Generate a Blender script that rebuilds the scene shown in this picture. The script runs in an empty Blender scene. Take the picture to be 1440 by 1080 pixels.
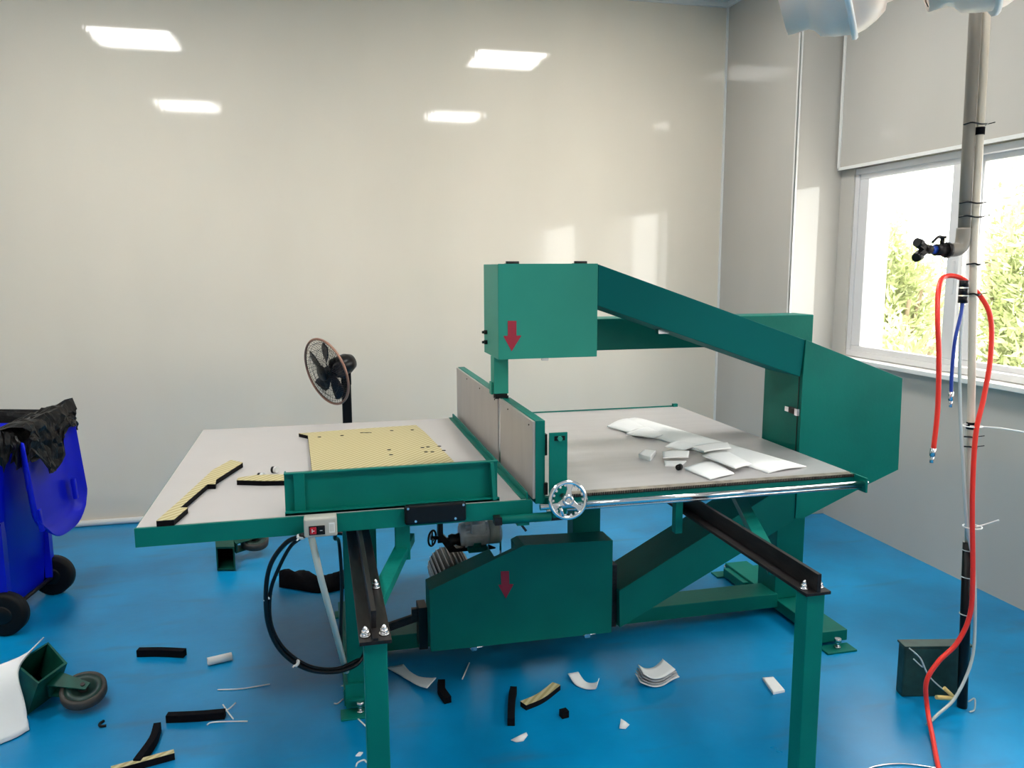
import bpy, bmesh, math, random
from mathutils import Vector, Matrix
random.seed(7)
sc = bpy.context.scene
col = sc.collection
PI = math.pi

# ------------------------------------------------------------------ camera
cam = bpy.data.cameras.new('camera')
cam.sensor_fit = 'HORIZONTAL'; cam.sensor_width = 36.0
cam.lens = 36.0 * 1136.0 / 1440.0
cam.clip_start = 0.05; cam.clip_end = 200
camo = bpy.data.objects.new('camera', cam); col.objects.link(camo)
PITCH, YAW, ROLL = .1449, .2364, .0037
fwd = Vector((math.sin(YAW)*math.cos(PITCH), math.cos(YAW)*math.cos(PITCH), -math.sin(PITCH)))
rgt = Vector((math.cos(YAW), -math.sin(YAW), 0)); dwn = fwd.cross(rgt)
r2 = rgt*math.cos(ROLL) + dwn*math.sin(ROLL); d2 = dwn*math.cos(ROLL) - rgt*math.sin(ROLL)
camo.matrix_world = Matrix(((r2.x, -d2.x, -fwd.x, 0), (r2.y, -d2.y, -fwd.y, 0), (r2.z, -d2.z, -fwd.z, 1.6), (0, 0, 0, 1)))
sc.camera = camo

# ------------------------------------------------------------------ world, light, exposure
sc.view_settings.view_transform = 'Standard'
sc.view_settings.look = 'None'
sc.view_settings.gamma = 1.0
sc.view_settings.use_curve_mapping = False
sc.view_settings.exposure = 2.05
w = bpy.data.worlds.new('sky'); sc.world = w; w.use_nodes = True
bg = w.node_tree.nodes['Background']
bg.inputs[0].default_value = (1.0, 0.985, 0.95, 1); bg.inputs[1].default_value = 2.2
PANEL_STRENGTH = 8.6
for py in (3.095, -.205):
    pl = bpy.data.lights.new('window_portal', 'AREA'); pl.shape = 'RECTANGLE'; pl.size = 1.1; pl.size_y = 2.48
    pl.cycles.is_portal = True
    plo = bpy.data.objects.new('window_portal', pl); col.objects.link(plo)
    plo.location = (3.26, py, 1.6); plo.rotation_euler = (0, math.radians(90), 0)

# ------------------------------------------------------------------ materials
MATS = {}
def pbr(name, c, rough=.5, metal=0., spec=.5, noise=0., nscale=8., bump=0., bscale=40., stretch=(1, 1, 1), emit=None, alpha=None):
    m = bpy.data.materials.new(name); m.use_nodes = True
    nt = m.node_tree; b = nt.nodes['Principled BSDF']
    b.inputs['Base Color'].default_value = (*c, 1); b.inputs['Roughness'].default_value = rough
    b.inputs['Metallic'].default_value = metal; b.inputs['Specular IOR Level'].default_value = spec
    if emit: b.inputs['Emission Color'].default_value = (*emit[:3], 1); b.inputs['Emission Strength'].default_value = emit[3]
    if noise or bump:
        tc = nt.nodes.new('ShaderNodeTexCoord'); mp = nt.nodes.new('ShaderNodeMapping')
        mp.inputs['Scale'].default_value = stretch; nt.links.new(tc.outputs['Object'], mp.inputs['Vector'])
    if noise:
        n = nt.nodes.new('ShaderNodeTexNoise'); n.inputs['Scale'].default_value = nscale; n.inputs['Detail'].default_value = 5
        nt.links.new(mp.outputs[0], n.inputs['Vector'])
        r = nt.nodes.new('ShaderNodeValToRGB')
        r.color_ramp.elements[0].position = .3; r.color_ramp.elements[1].position = .7
        r.color_ramp.elements[0].color = (*[max(0, x*(1-noise)) for x in c], 1)
        r.color_ramp.elements[1].color = (*[min(1, x*(1+noise)) for x in c], 1)
        nt.links.new(n.outputs['Fac'], r.inputs['Fac']); nt.links.new(r.outputs['Color'], b.inputs['Base Color'])
    if bump:
        n2 = nt.nodes.new('ShaderNodeTexNoise'); n2.inputs['Scale'].default_value = bscale; n2.inputs['Detail'].default_value = 3
        nt.links.new(mp.outputs[0], n2.inputs['Vector'])
        bp = nt.nodes.new('ShaderNodeBump'); bp.inputs['Strength'].default_value = bump; bp.inputs['Distance'].default_value = .01
        nt.links.new(n2.outputs['Fac'], bp.inputs['Height']); nt.links.new(bp.outputs[0], b.inputs['Normal'])
    MATS[name] = m
    return m

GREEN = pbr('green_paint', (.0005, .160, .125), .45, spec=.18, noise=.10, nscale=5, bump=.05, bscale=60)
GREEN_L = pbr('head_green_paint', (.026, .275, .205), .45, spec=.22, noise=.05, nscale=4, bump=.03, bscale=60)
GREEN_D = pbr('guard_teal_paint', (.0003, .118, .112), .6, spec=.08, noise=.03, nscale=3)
STEEL_D = pbr('mill_steel', (.022, .018, .018), .42, .45, spec=.3, noise=.35, nscale=14, stretch=(6, 1, 6))
STEEL = pbr('bright_steel', (.75, .74, .76), .22, 1.)
CHROME = pbr('polished_chrome', (.86, .85, .87), .12, 1.)
ALU = pbr('cast_aluminium', (.62, .60, .60), .4, .3, noise=.2, nscale=20)
TABLE_L = pbr('grey_laminate', (.50, .47, .46), .35, noise=.03, nscale=3)
TABLE_R = pbr('galvanised_sheet', (.50, .48, .485), .28, .25, noise=.05, nscale=4, stretch=(1, 6, 1))
FENCE_M = pbr('fence_sheet', (.42, .38, .36), .4, .2, noise=.05, nscale=4, stretch=(1, 4, 1))
RACK = pbr('rack_steel', (.30, .26, .21), .4, .3, noise=.4, nscale=30)
RED = pbr('red_paint', (.36, .012, .035), .5)
BLACK = pbr('black_plastic', (.003, .003, .004), .35, spec=.3)
RUBBER = pbr('black_rubber', (.003, .003, .004), .6, spec=.25)
FOAM = pbr('black_foam', (.0035, .003, .005), .9, spec=.15, noise=.3, nscale=60)
YFILM = None
GREYBOX = pbr('switch_grey', (.50, .48, .42), .45)
REDBTN = pbr('red_button', (.55, .01, .02), .35)
WHITE = pbr('white_plastic', (.80, .79, .76), .4)
WARMW = pbr('warm_white_pvc', (.85, .78, .64), .4)
CREAM = pbr('cream_pvc', (.66, .58, .47), .35)
GREYPVC = pbr('grey_pvc', (.24, .21, .175), .4)
PAPER = pbr('white_foam_sheet', (.86, .855, .85), .8, bump=.15, bscale=25)
PAPER_S = pbr('grey_backing', (.42, .41, .42), .8, noise=.5, nscale=30, stretch=(1, 12, 1))
LAMPW = pbr('lamp_white_enamel', (.93, .75, .63), .35)
REDHOSE = pbr('red_hose', (.90, .035, .02), .35)
BLUEHOSE = pbr('blue_hose', (.01, .05, .33), .35)
BINBLUE = pbr('bin_blue', (.0005, .008, .60), .38, spec=.3, noise=.06, nscale=4)
BAG = None
COPPER = pbr('copper_rim', (.42, .22, .16), .35, .5)
BLADEP = pbr('smoked_plastic', (.02, .02, .03), .25)
OLIVE = pbr('dark_green_casing', (.010, .040, .032), .5, noise=.4, nscale=30)
AGED = pbr('aged_green_paint', (.003, .075, .052), .5, spec=.25, noise=.35, nscale=18)
RUST = pbr('castor_tread', (.055, .05, .045), .7, noise=.3, nscale=25)
YELLOW = pbr('yellow_sleeve', (.75, .55, .2), .5)
CLEAR = pbr('clear_tube', (.55, .60, .58), .2)
WOODY = None

def yellow_film():
    m = pbr('yellow_film', (.66, .56, .27), .6)
    nt = m.node_tree; b = nt.nodes['Principled BSDF']
    tc = nt.nodes.new('ShaderNodeTexCoord'); mp = nt.nodes.new('ShaderNodeMapping'); mp.inputs['Rotation'].default_value = (0, 0, .7)
    wv = nt.nodes.new('ShaderNodeTexWave'); wv.inputs['Scale'].default_value = 15; wv.inputs['Distortion'].default_value = .6
    r = nt.nodes.new('ShaderNodeValToRGB'); r.color_ramp.elements[0].position = .2; r.color_ramp.elements[1].position = .7
    r.color_ramp.elements[0].color = (.42, .34, .15, 1); r.color_ramp.elements[1].color = (.60, .52, .29, 1)
    nt.links.new(tc.outputs['Object'], mp.inputs['Vector']); nt.links.new(mp.outputs[0], wv.inputs['Vector'])
    nt.links.new(wv.outputs['Fac'], r.inputs['Fac']); nt.links.new(r.outputs[0], b.inputs['Base Color'])
    return m
YFILM = yellow_film()

def bag_mat():
    m = pbr('black_bag_film', (.005, .0042, .0045), .36, bump=.7, bscale=26, spec=.24)
    return m
BAG = bag_mat()

def wall_mat(name, c):
    m = bpy.data.materials.new(name); m.use_nodes = True
    nt = m.node_tree; b = nt.nodes['Principled BSDF']
    b.inputs['Base Color'].default_value = (*c, 1); b.inputs['Roughness'].default_value = .05
    b.inputs['Specular IOR Level'].default_value = .5
    tc = nt.nodes.new('ShaderNodeTexCoord'); mp = nt.nodes.new('ShaderNodeMapping'); mp.inputs['Scale'].default_value = (60, 60, .5)
    n = nt.nodes.new('ShaderNodeTexNoise'); n.inputs['Scale'].default_value = 1.0; n.inputs['Detail'].default_value = 2
    nt.links.new(tc.outputs['Object'], mp.inputs['Vector']); nt.links.new(mp.outputs[0], n.inputs['Vector'])
    bp = nt.nodes.new('ShaderNodeBump'); bp.inputs['Strength'].default_value = .022; bp.inputs['Distance'].default_value = .01
    nt.links.new(n.outputs['Fac'], bp.inputs['Height']); nt.links.new(bp.outputs[0], b.inputs['Normal'])
    mp2 = nt.nodes.new('ShaderNodeMapping'); mp2.inputs['Scale'].default_value = (1.2, 1.2, .5)
    n2 = nt.nodes.new('ShaderNodeTexNoise'); n2.inputs['Scale'].default_value = 1.0; n2.inputs['Detail'].default_value = 4
    nt.links.new(tc.outputs['Object'], mp2.inputs['Vector']); nt.links.new(mp2.outputs[0], n2.inputs['Vector'])
    r = nt.nodes.new('ShaderNodeValToRGB'); r.color_ramp.elements[0].position = .35; r.color_ramp.elements[1].position = .65
    r.color_ramp.elements[0].color = (*[x*.96 for x in c], 1); r.color_ramp.elements[1].color = (*[min(1, x*1.03) for x in c], 1)
    nt.links.new(n2.outputs['Fac'], r.inputs['Fac']); nt.links.new(r.outputs[0], b.inputs['Base Color'])
    return m
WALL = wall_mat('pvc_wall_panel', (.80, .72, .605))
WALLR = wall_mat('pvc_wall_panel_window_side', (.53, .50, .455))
CEIL = pbr('ceiling_white', (.78, .77, .74), .5)
FRAME = pbr('white_aluminium', (.72, .70, .70), .35)

def floor_mat():
    m = bpy.data.materials.new('blue_epoxy'); m.use_nodes = True
    nt = m.node_tree; b = nt.nodes['Principled BSDF']; b.inputs['Roughness'].default_value = .3; b.inputs['Specular IOR Level'].default_value = .35
    tc = nt.nodes.new('ShaderNodeTexCoord')
    n = nt.nodes.new('ShaderNodeTexNoise'); n.inputs['Scale'].default_value = 1.6; n.inputs['Detail'].default_value = 6
    nt.links.new(tc.outputs['Object'], n.inputs['Vector'])
    r = nt.nodes.new('ShaderNodeValToRGB'); r.color_ramp.elements[0].position = .3; r.color_ramp.elements[1].position = .72
    r.color_ramp.elements[0].color = (.0003, .18, .40, 1); r.color_ramp.elements[1].color = (.0006, .33, .69, 1)
    nt.links.new(n.outputs['Fac'], r.inputs['Fac'])
    # brown scuffs, dry dust
    mp = nt.nodes.new('ShaderNodeMapping'); mp.inputs['Scale'].default_value = (1.2, 5, 1); mp.inputs['Rotation'].default_value = (0, 0, .35)
    n2 = nt.nodes.new('ShaderNodeTexNoise'); n2.inputs['Scale'].default_value = 1.7; n2.inputs['Detail'].default_value = 4
    nt.links.new(tc.outputs['Object'], mp.inputs['Vector']); nt.links.new(mp.outputs[0], n2.inputs['Vector'])
    r2_ = nt.nodes.new('ShaderNodeValToRGB'); r2_.color_ramp.elements[0].position = .58; r2_.color_ramp.elements[1].position = .76
    r2_.color_ramp.elements[0].color = (0, 0, 0, 1); r2_.color_ramp.elements[1].color = (.45, .45, .45, 1)
    nt.links.new(n2.outputs['Fac'], r2_.inputs['Fac'])
    mx = nt.nodes.new('ShaderNodeMix'); mx.data_type = 'RGBA'
    nt.links.new(r2_.outputs[0], mx.inputs[0]); nt.links.new(r.outputs[0], mx.inputs[6]); mx.inputs[7].default_value = (.06, .13, .20, 1)
    nt.links.new(mx.outputs[2], b.inputs['Base Color'])
    mr = nt.nodes.new('ShaderNodeMapRange'); mr.inputs[3].default_value = .22; mr.inputs[4].default_value = .42
    nt.links.new(n.outputs['Fac'], mr.inputs[0]); nt.links.new(mr.outputs[0], b.inputs['Roughness'])
    n3 = nt.nodes.new('ShaderNodeTexNoise'); n3.inputs['Scale'].default_value = 30; n3.inputs['Detail'].default_value = 3
    nt.links.new(tc.outputs['Object'], n3.inputs['Vector'])
    bp = nt.nodes.new('ShaderNodeBump'); bp.inputs['Strength'].default_value = .06; bp.inputs['Distance'].default_value = .01
    nt.links.new(n3.outputs['Fac'], bp.inputs['Height']); nt.links.new(bp.outputs[0], b.inputs['Normal'])
    return m
FLOOR = floor_mat()
PANEL = pbr('lit_diffuser', (.9, .9, .9), .5, emit=(1.0, .985, .94, PANEL_STRENGTH))
def glass_mat():
    m = bpy.data.materials.new('window_glass'); m.use_nodes = True
    nt = m.node_tree; nt.nodes.remove(nt.nodes['Principled BSDF'])
    tr = nt.nodes.new('ShaderNodeBsdfTransparent'); tr.inputs[0].default_value = (.96, .97, .96, 1)
    gl = nt.nodes.new('ShaderNodeBsdfGlossy'); gl.inputs['Roughness'].default_value = .03
    mx = nt.nodes.new('ShaderNodeMixShader'); mx.inputs[0].default_value = .05
    nt.links.new(tr.outputs[0], mx.inputs[1]); nt.links.new(gl.outputs[0], mx.inputs[2])
    nt.links.new(mx.outputs[0], nt.nodes['Material Output'].inputs[0])
    return m
GLASS = glass_mat()
LEAF = pbr('leaf_green', (.42, .47, .22), .6, noise=.45, nscale=6)
BARK = pbr('bark', (.25, .19, .12), .8)
GROUND = pbr('pale_paving', (.6, .58, .54), .8, noise=.1)

# ------------------------------------------------------------------ mesh builder
def smooth_path(pts, n=6):
    P = [Vector(p) for p in pts]
    if len(P) < 3: return P
    out = []
    for i in range(len(P)-1):
        a = P[i-1] if i else P[0]*2-P[1]; b, c = P[i], P[i+1]; d = P[i+2] if i+2 < len(P) else P[-1]*2-P[-2]
        for k in range(n):
            t = k/n
            out.append(.5*((2*b)+(c-a)*t+(2*a-5*b+4*c-d)*t*t+(3*b-a-3*c+d)*t**3))
    out.append(P[-1]); return out
def frame(d):
    d = Vector(d).normalized(); u = Vector((0, 0, 1)) if abs(d.z) < .95 else Vector((1, 0, 0))
    a = d.cross(u).normalized(); return a, a.cross(d).normalized(), d
class MB:
    def __init__(s): s.v = []; s.f = []; s.sm = []
    def add(s, vs, fs, sm=False):
        o = len(s.v); s.v += [Vector(v) for v in vs]
        for f in fs: s.f.append([i+o for i in f]); s.sm.append(sm)
        return s
    def box(s, x0, x1, y0, y1, z0, z1):
        return s.add([(x, y, z) for x in (x0, x1) for y in (y0, y1) for z in (z0, z1)],
                     [(0, 1, 3, 2), (4, 6, 7, 5), (0, 4, 5, 1), (2, 3, 7, 6), (0, 2, 6, 4), (1, 5, 7, 3)])
    def extrude(s, pts, vec, sm=False):
        n = len(pts); vec = Vector(vec); vs = [Vector(p) for p in pts]
        return s.add(vs+[v+vec for v in vs], [tuple(range(n)), tuple(range(2*n-1, n-1, -1))]+[(i, (i+1) % n, n+(i+1) % n, n+i) for i in range(n)], sm)
    def prism(s, poly, y0, y1): return s.extrude([(x, y0, z) for x, z in poly], (0, y1-y0, 0))
    def slab(s, poly, z0, z1): return s.extrude([(x, y, z0) for x, y in poly], (0, 0, z1-z0))
    def bar(s, p, q, wd, h):
        a, b, d = frame(Vector(q)-Vector(p)); p, q = Vector(p), Vector(q)
        return s.extrude([p+a*i*wd/2+b*j*h/2 for i, j in ((-1, -1), (1, -1), (1, 1), (-1, 1))], q-p)
    def cyl(s, p, q, r, n=16, r2=None):
        r2 = r if r2 is None else r2
        a, b, d = frame(Vector(q)-Vector(p)); p, q = Vector(p), Vector(q); o = len(s.v)
        c = [(math.cos(2*PI*i/n), math.sin(2*PI*i/n)) for i in range(n)]
        s.v += [p+(a*x+b*y)*r for x, y in c]+[q+(a*x+b*y)*r2 for x, y in c]
        for i in range(n): s.f.append([o+i, o+(i+1) % n, o+n+(i+1) % n, o+n+i]); s.sm.append(True)
        s.f.append([o+i for i in range(n)]); s.sm.append(False); s.f.append([o+2*n-1-i for i in range(n)]); s.sm.append(False)
        return s
    def tube(s, pts, r, n=8, caps=True, closed=False):
        P = [Vector(p) for p in pts]; o = len(s.v); m = len(P); up = None
        for i, p in enumerate(P):
            t = (P[(i+1) % m]-P[i-1]) if closed else (P[min(i+1, m-1)]-P[max(i-1, 0)])
            t.normalize()
            if up is None: a, b, _ = frame(t)
            else:
                a = up-t*up.dot(t); a.normalize(); b = a.cross(t)
            up = a
            rr = r[i] if isinstance(r, (list, tuple)) else r
            s.v += [p+(a*math.cos(2*PI*k/n)+b*math.sin(2*PI*k/n))*rr for k in range(n)]
        for i in range(m if closed else m-1):
            j = (i+1) % m
            for k in range(n):
                s.f.append([o+i*n+k, o+i*n+(k+1) % n, o+j*n+(k+1) % n, o+j*n+k]); s.sm.append(True)
        if caps and not closed:
            s.f.append([o+k for k in range(n)]); s.sm.append(False)
            s.f.append([o+(m-1)*n+n-1-k for k in range(n)]); s.sm.append(False)
        return s
    def lathe(s, prof, c, axis, n=32, caps=True):
        a, b, d = frame(axis); c = Vector(c); o = len(s.v); m = len(prof)
        for t, r in prof: s.v += [c+d*t+(a*math.cos(2*PI*k/n)+b*math.sin(2*PI*k/n))*r for k in range(n)]
        for i in range(m-1):
            for k in range(n):
                s.f.append([o+i*n+k, o+i*n+(k+1) % n, o+(i+1)*n+(k+1) % n, o+(i+1)*n+k]); s.sm.append(True)
        if caps:
            s.f.append([o+k for k in range(n)]); s.sm.append(False)
            s.f.append([o+(m-1)*n+n-1-k for k in range(n)]); s.sm.append(False)
        return s
    def torus(s, c, axis, R, r, n=40, k=8):
        a, b, d = frame(axis); c = Vector(c)
        return s.tube([c+(a*math.cos(2*PI*i/n)+b*math.sin(2*PI*i/n))*R for i in range(n)], r, k, closed=True)
    def grid(s, rows, sm=True):
        o = len(s.v); m, n = len(rows), len(rows[0])
        for r in rows: s.v += [Vector(p) for p in r]
        for i in range(m-1):
            for j in range(n-1):
                s.f.append([o+i*n+j, o+i*n+j+1, o+(i+1)*n+j+1, o+(i+1)*n+j]); s.sm.append(sm)
        return s
    def build(s, name, mat, parent=None, label=None, bevel=0, solid=0, keep=False, bseg=2):
        org = Vector((0, 0, 0))
        if parent is not None: org = ORG.get(parent.name, Vector((0, 0, 0)))
        me = bpy.data.meshes.new(name)
        me.from_pydata([v-org for v in s.v], [], s.f)
        me.polygons.foreach_set('use_smooth', s.sm)
        if not keep:
            bm = bmesh.new(); bm.from_mesh(me); bmesh.ops.recalc_face_normals(bm, faces=bm.faces); bm.to_mesh(me); bm.free()
        me.materials.append(mat)
        o = bpy.data.objects.new(name, me); col.objects.link(o)
        if parent is not None: o.parent = parent; ORG[o.name] = org
        if label: o['label'] = label
        if solid:
            md = o.modifiers.new('thickness', 'SOLIDIFY'); md.thickness = solid; md.offset = 0
        if bevel:
            md = o.modifiers.new('bevel', 'BEVEL'); md.width = bevel; md.segments = bseg; md.limit_method = 'ANGLE'; md.angle_limit = .6
        return o
ORG = {}
def tag(o, label, cat, group=None, kind=None):
    o['label'] = label; o['category'] = cat
    if group: o['group'] = group
    if kind: o['kind'] = kind
    return o
def thing(name, loc, label, cat, group=None):
    o = bpy.data.objects.new(name, None); col.objects.link(o); o.location = loc; o.empty_display_size = .1
    ORG[o.name] = Vector(loc); return tag(o, label, cat, group)
def struct(o, label=None, cat=None):
    o['kind'] = 'structure'
    if label: o['label'] = label
    if cat: o['category'] = cat
    return o
def M(): return MB()

# ------------------------------------------------------------------ the room
H = 3.384
struct(M().box(-4.3, 3.5, -1.9, 5.6, -.1, 0).build('floor', FLOOR), 'scuffed glossy blue epoxy floor of the workshop', 'floor')
struct(M().box(-4.3, 3.5, -1.9, 5.6, H, H+.15).build('ceiling', CEIL), 'plain white workshop ceiling with square light panels', 'ceiling')
struct(M().box(-4.3, 3.5, 5.37, 5.6, 0, H).build('wall_back', WALL), 'glossy off-white panelled wall behind the machine', 'wall')
struct(M().box(-4.5, -4.3, -1.9, 5.6, 0, H).build('wall_left', WALL), 'glossy off-white panelled wall on the left', 'wall')
struct(M().box(-4.3, 3.5, -2.1, -1.9, 0, H).build('wall_front', WALL), 'off-white panelled wall behind the viewer', 'wall')
WY0, WY1, WZ0, WZ1 = 1.85, 4.34, 1.05, 2.165
VY0, VY1 = -1.45, 1.04  # extra window out of view, added to brighten the right front floor
wm = M().box(3.155, 3.42, -1.9, 4.465, 0, WZ0-.02).box(3.155, 3.42, -1.9, 4.465, WZ1+.005, H)
for a, b in ((-1.9, VY0), (VY1, WY0), (WY1, 4.465)): wm.box(3.155, 3.42, a, b, WZ0-.02, WZ1+.005)
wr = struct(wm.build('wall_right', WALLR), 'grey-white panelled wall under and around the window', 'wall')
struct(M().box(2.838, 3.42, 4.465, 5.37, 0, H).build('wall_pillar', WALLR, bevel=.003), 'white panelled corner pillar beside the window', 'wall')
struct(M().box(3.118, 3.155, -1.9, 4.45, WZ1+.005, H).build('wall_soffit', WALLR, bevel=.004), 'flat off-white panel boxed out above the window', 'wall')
struct(M().box(3.108, 3.118, 4.425, 4.445, WZ1, H).box(3.108, 3.118, -1.9, 4.445, WZ1, WZ1+.018).build('trim_1', WHITE, bevel=.002), 'thin white edge trim around the panel above the window', 'trim')
struct(M().box(2.83, 2.838, 4.457, 4.48, 0, H).box(2.83, 2.85, 4.457, 4.465, 0, H).build('trim_2', WHITE, bevel=.002), 'white corner trim strip on the pillar edge', 'trim')
struct(M().box(-4.3, 2.838, 5.345, 5.37, H-.03, H).box(2.815, 2.838, 4.465, 5.345, H-.03, H).build('trim_3', WHITE), 'narrow white trim where wall meets ceiling', 'trim')
struct(M().box(2.826, 2.838, 5.356, 5.37, 0, H).build('trim_4', WHITE), 'slim inside corner trim between back wall and pillar', 'trim')
struct(M().cyl((-4.29, 5.352, .022), (2.83, 5.352, .022), .018, 10).build('baseboard_back', WHITE), 'round white skirting strip along the back wall', 'skirting')
FX0, FX1 = 3.165, 3.245
def rectframe(mb, x0, x1, y0, y1, z0, z1, t, st=None):
    st = st or t
    mb.box(x0, x1, y0, y1, z0, z0+t).box(x0, x1, y0, y1, z1-t, z1).box(x0, x1, y0, y0+st, z0+t, z1-t).box(x0, x1, y1-st, y1, z0+t, z1-t); return mb
for k, (wy0, wy1) in enumerate(((WY0, WY1), (VY0, VY1))):
    win = bpy.data.objects.new('window_%d' % (k+1), None); col.objects.link(win); win.location = (3.2, (wy0+wy1)/2, WZ0); ORG[win.name] = Vector((3.2, (wy0+wy1)/2, WZ0))
    struct(win, ('white aluminium sliding window with bushes outside, behind the pole', 'added unseen sliding window beside the viewer, brightening the front floor')[k], 'window')
    M().box(3.085, 3.20, wy0-.05, wy1+.03, WZ0-.03, WZ0-.004).build('sill', WHITE, win, bevel=.004)
    rectframe(M(), FX0, FX1, wy0, wy1, WZ0, WZ1, .035).build('window_frame', FRAME, win, bevel=.003)
    for (a, b, xo) in ((1.645, 2.455, 3.172), (.80, 1.645, 3.212), (.035, .80, 3.172)):
        a += wy0; b += wy0
        s_ = rectframe(M(), xo, xo+.028, a, b, WZ0+.03, WZ1-.03, .035, .08).build('sash', FRAME, win, bevel=.004)
        M().box(xo+.012, xo+.017, a+.08, b-.08, WZ0+.065, WZ1-.065).build('pane', GLASS, s_)
    M().box(3.167, 3.173, wy0+1.665, wy0+1.685, 1.45, 1.62).build('sash_latch', FRAME, win, bevel=.002)

# ceiling light panels (600 x 600 diffusers)
for i, (lx, ly) in enumerate(((-1.3, 3.6), (1.68, 3.6), (-1.3, .85), (1.68, .85))):
    wh = ('nearest the back wall, on the bin side', 'nearest the back wall, on the window side', 'above the viewer, on the bin side', 'above the viewer, on the window side')[i]
    t = thing('ceiling_light', (lx, ly, H), 'square white ceiling light panel '+wh, 'light', 'square ceiling light panels')
    f_ = M(); a = .31
    f_.box(lx-a, lx+a, ly-a, ly-a+.015, H-.02, H).box(lx-a, lx+a, ly+a-.015, ly+a, H-.02, H).box(lx-a, lx-a+.015, ly-a, ly+a, H-.02, H).box(lx+a-.015, lx+a, ly-a, ly+a, H-.02, H)
    f_.build('light_frame', FRAME, t)
    M().box(lx-a+.015, lx+a-.015, ly-a+.015, ly+a-.015, H-.012, H-.002).build('diffuser', PANEL, t)

# ------------------------------------------------------------------ outside the window
struct(M().box(3.6, 40, -20, 40, -.6, -.5).build('ground', GROUND), 'pale paved ground outside the window', 'ground')
def bush(c, rx, ry, z0, z1, n, label, seed):
    random.seed(seed)
    t = thing('leafy_bush', (c[0], c[1], -.5), label, 'bush', 'bushes outside the window')
    tr = M()
    for k in range(7):
        a = random.uniform(0, 2*PI); q = (c[0]+math.cos(a)*rx*.6, c[1]+math.sin(a)*ry*.6, z0+(z1-z0)*random.uniform(.5, .8))
        tr.tube(smooth_path([(c[0], c[1], -.5), ((c[0]+q[0])/2, (c[1]+q[1])/2, z0+(z1-z0)*.2), q]), .025, 6)
    tr.build('stem', BARK, t)
    lf = M()
    for k in range(n):
        while True:
            p = Vector((random.uniform(-1, 1), random.uniform(-1, 1), random.uniform(-1, 1)))
            if .35 < p.length < 1: break
        p *= .75+.35*math.sin(5*p.x+3*p.z+seed)*math.cos(4*p.y+2*p.z)
        b = Vector((c[0]+p.x*rx, c[1]+p.y*ry, (z0+z1)/2+p.z*(z1-z0)/2))
        d = Vector((random.gauss(p.x, .6), random.gauss(p.y, .6), random.gauss(.5, .6))).normalized()
        sd = d.cross(Vector((random.gauss(0, 1), random.gauss(0, 1), random.gauss(0, 1)))).normalized()
        L = random.uniform(.09, .17); W = L*.13
        lf.add([b, b+d*L*.45+sd*W, b+d*L, b+d*L*.45-sd*W], [(0, 1, 2, 3)])
    o = lf.build('foliage', LEAF, t, keep=True); o['kind'] = 'stuff'
bush((6.8, 8.62), .8, .62, -.4, 2.35, 6500, 'tall narrow-leaved bush seen through the left half of the window', 1)
bush((5.25, 6.45), .5, .62, -.5, 1.22, 3000, 'low rounded bush below the gap of bright sky in the window', 2)
bush((6.9, 6.55), .75, .75, -.4, 2.6, 7500, 'wide leafy bush seen through the right pane beside the pipe', 3)
bush((10.6, 12.6), 1.6, 1.6, -.4, 2.3, 5000, 'more distant pale bush behind the two tall ones in the window view', 4)

# ------------------------------------------------------------------ the band saw machine
mc = thing('foam_band_saw', (.9, 3.1, 0), 'large green vertical foam-cutting band saw with two grey tables in the room centre', 'band saw')
T = .85
# base
M().box(.10, 2.02, 3.16, 3.30, .035, .10).build('base_beam', GREEN, mc, bevel=.003)
M().box(.045, .155, 2.80, 3.60, .02, .085).build('foot_channel', GREEN, mc, bevel=.003)
M().box(2.02, 2.145, 2.825, 3.66, .018, .066).build('foot_channel', GREEN, mc, bevel=.003)
M().box(1.99, 2.40, 3.42, 3.62, .012, .055).build('foot_channel', GREEN, mc, bevel=.003)
def foot_pad(x, y, w_=.07, d_=.035):
    p = M().box(x-w_, x+w_, y-d_, y+d_, 0, .008).build('foot_pad', GREEN, mc, bevel=.002)
    M().cyl((x, y, .008), (x, y, .045), .007, 10).cyl((x, y, .034), (x, y, .05), .014, 6).cyl((x, y, .008), (x, y, .016), .014, 6).build('levelling_bolt', STEEL, p)
for p in ((2.075, 2.79), (.10, 2.77), (2.03, 3.66), (.10, 3.64), (2.3, 3.66)): foot_pad(*p)
M().box(2.013, 2.155, 3.18, 3.33, .066, 1.25).build('column', GREEN, mc, bevel=.004)
M().box(.78, 2.147, 3.18, 3.33, 1.25, 1.382).build('upper_beam', GREEN, mc, bevel=.004)
M().box(.06, .13, 2.80, 2.87, .085, .728).build('upright', GREEN, mc, bevel=.003)
M().box(.05, .14, 2.785, 2.80, .02, .11).box(.05, .14, 2.77, 2.80, .05, .06).build('foot_end_plate', GREEN, mc, bevel=.001)
M().box(1.00, 1.12, 3.08, 3.16, .10, .835).build('table_post', GREEN, mc, bevel=.003)
M().box(.12, .22, 3.50, 3.58, .085, .835).build('table_post', GREEN, mc, bevel=.003)
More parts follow.
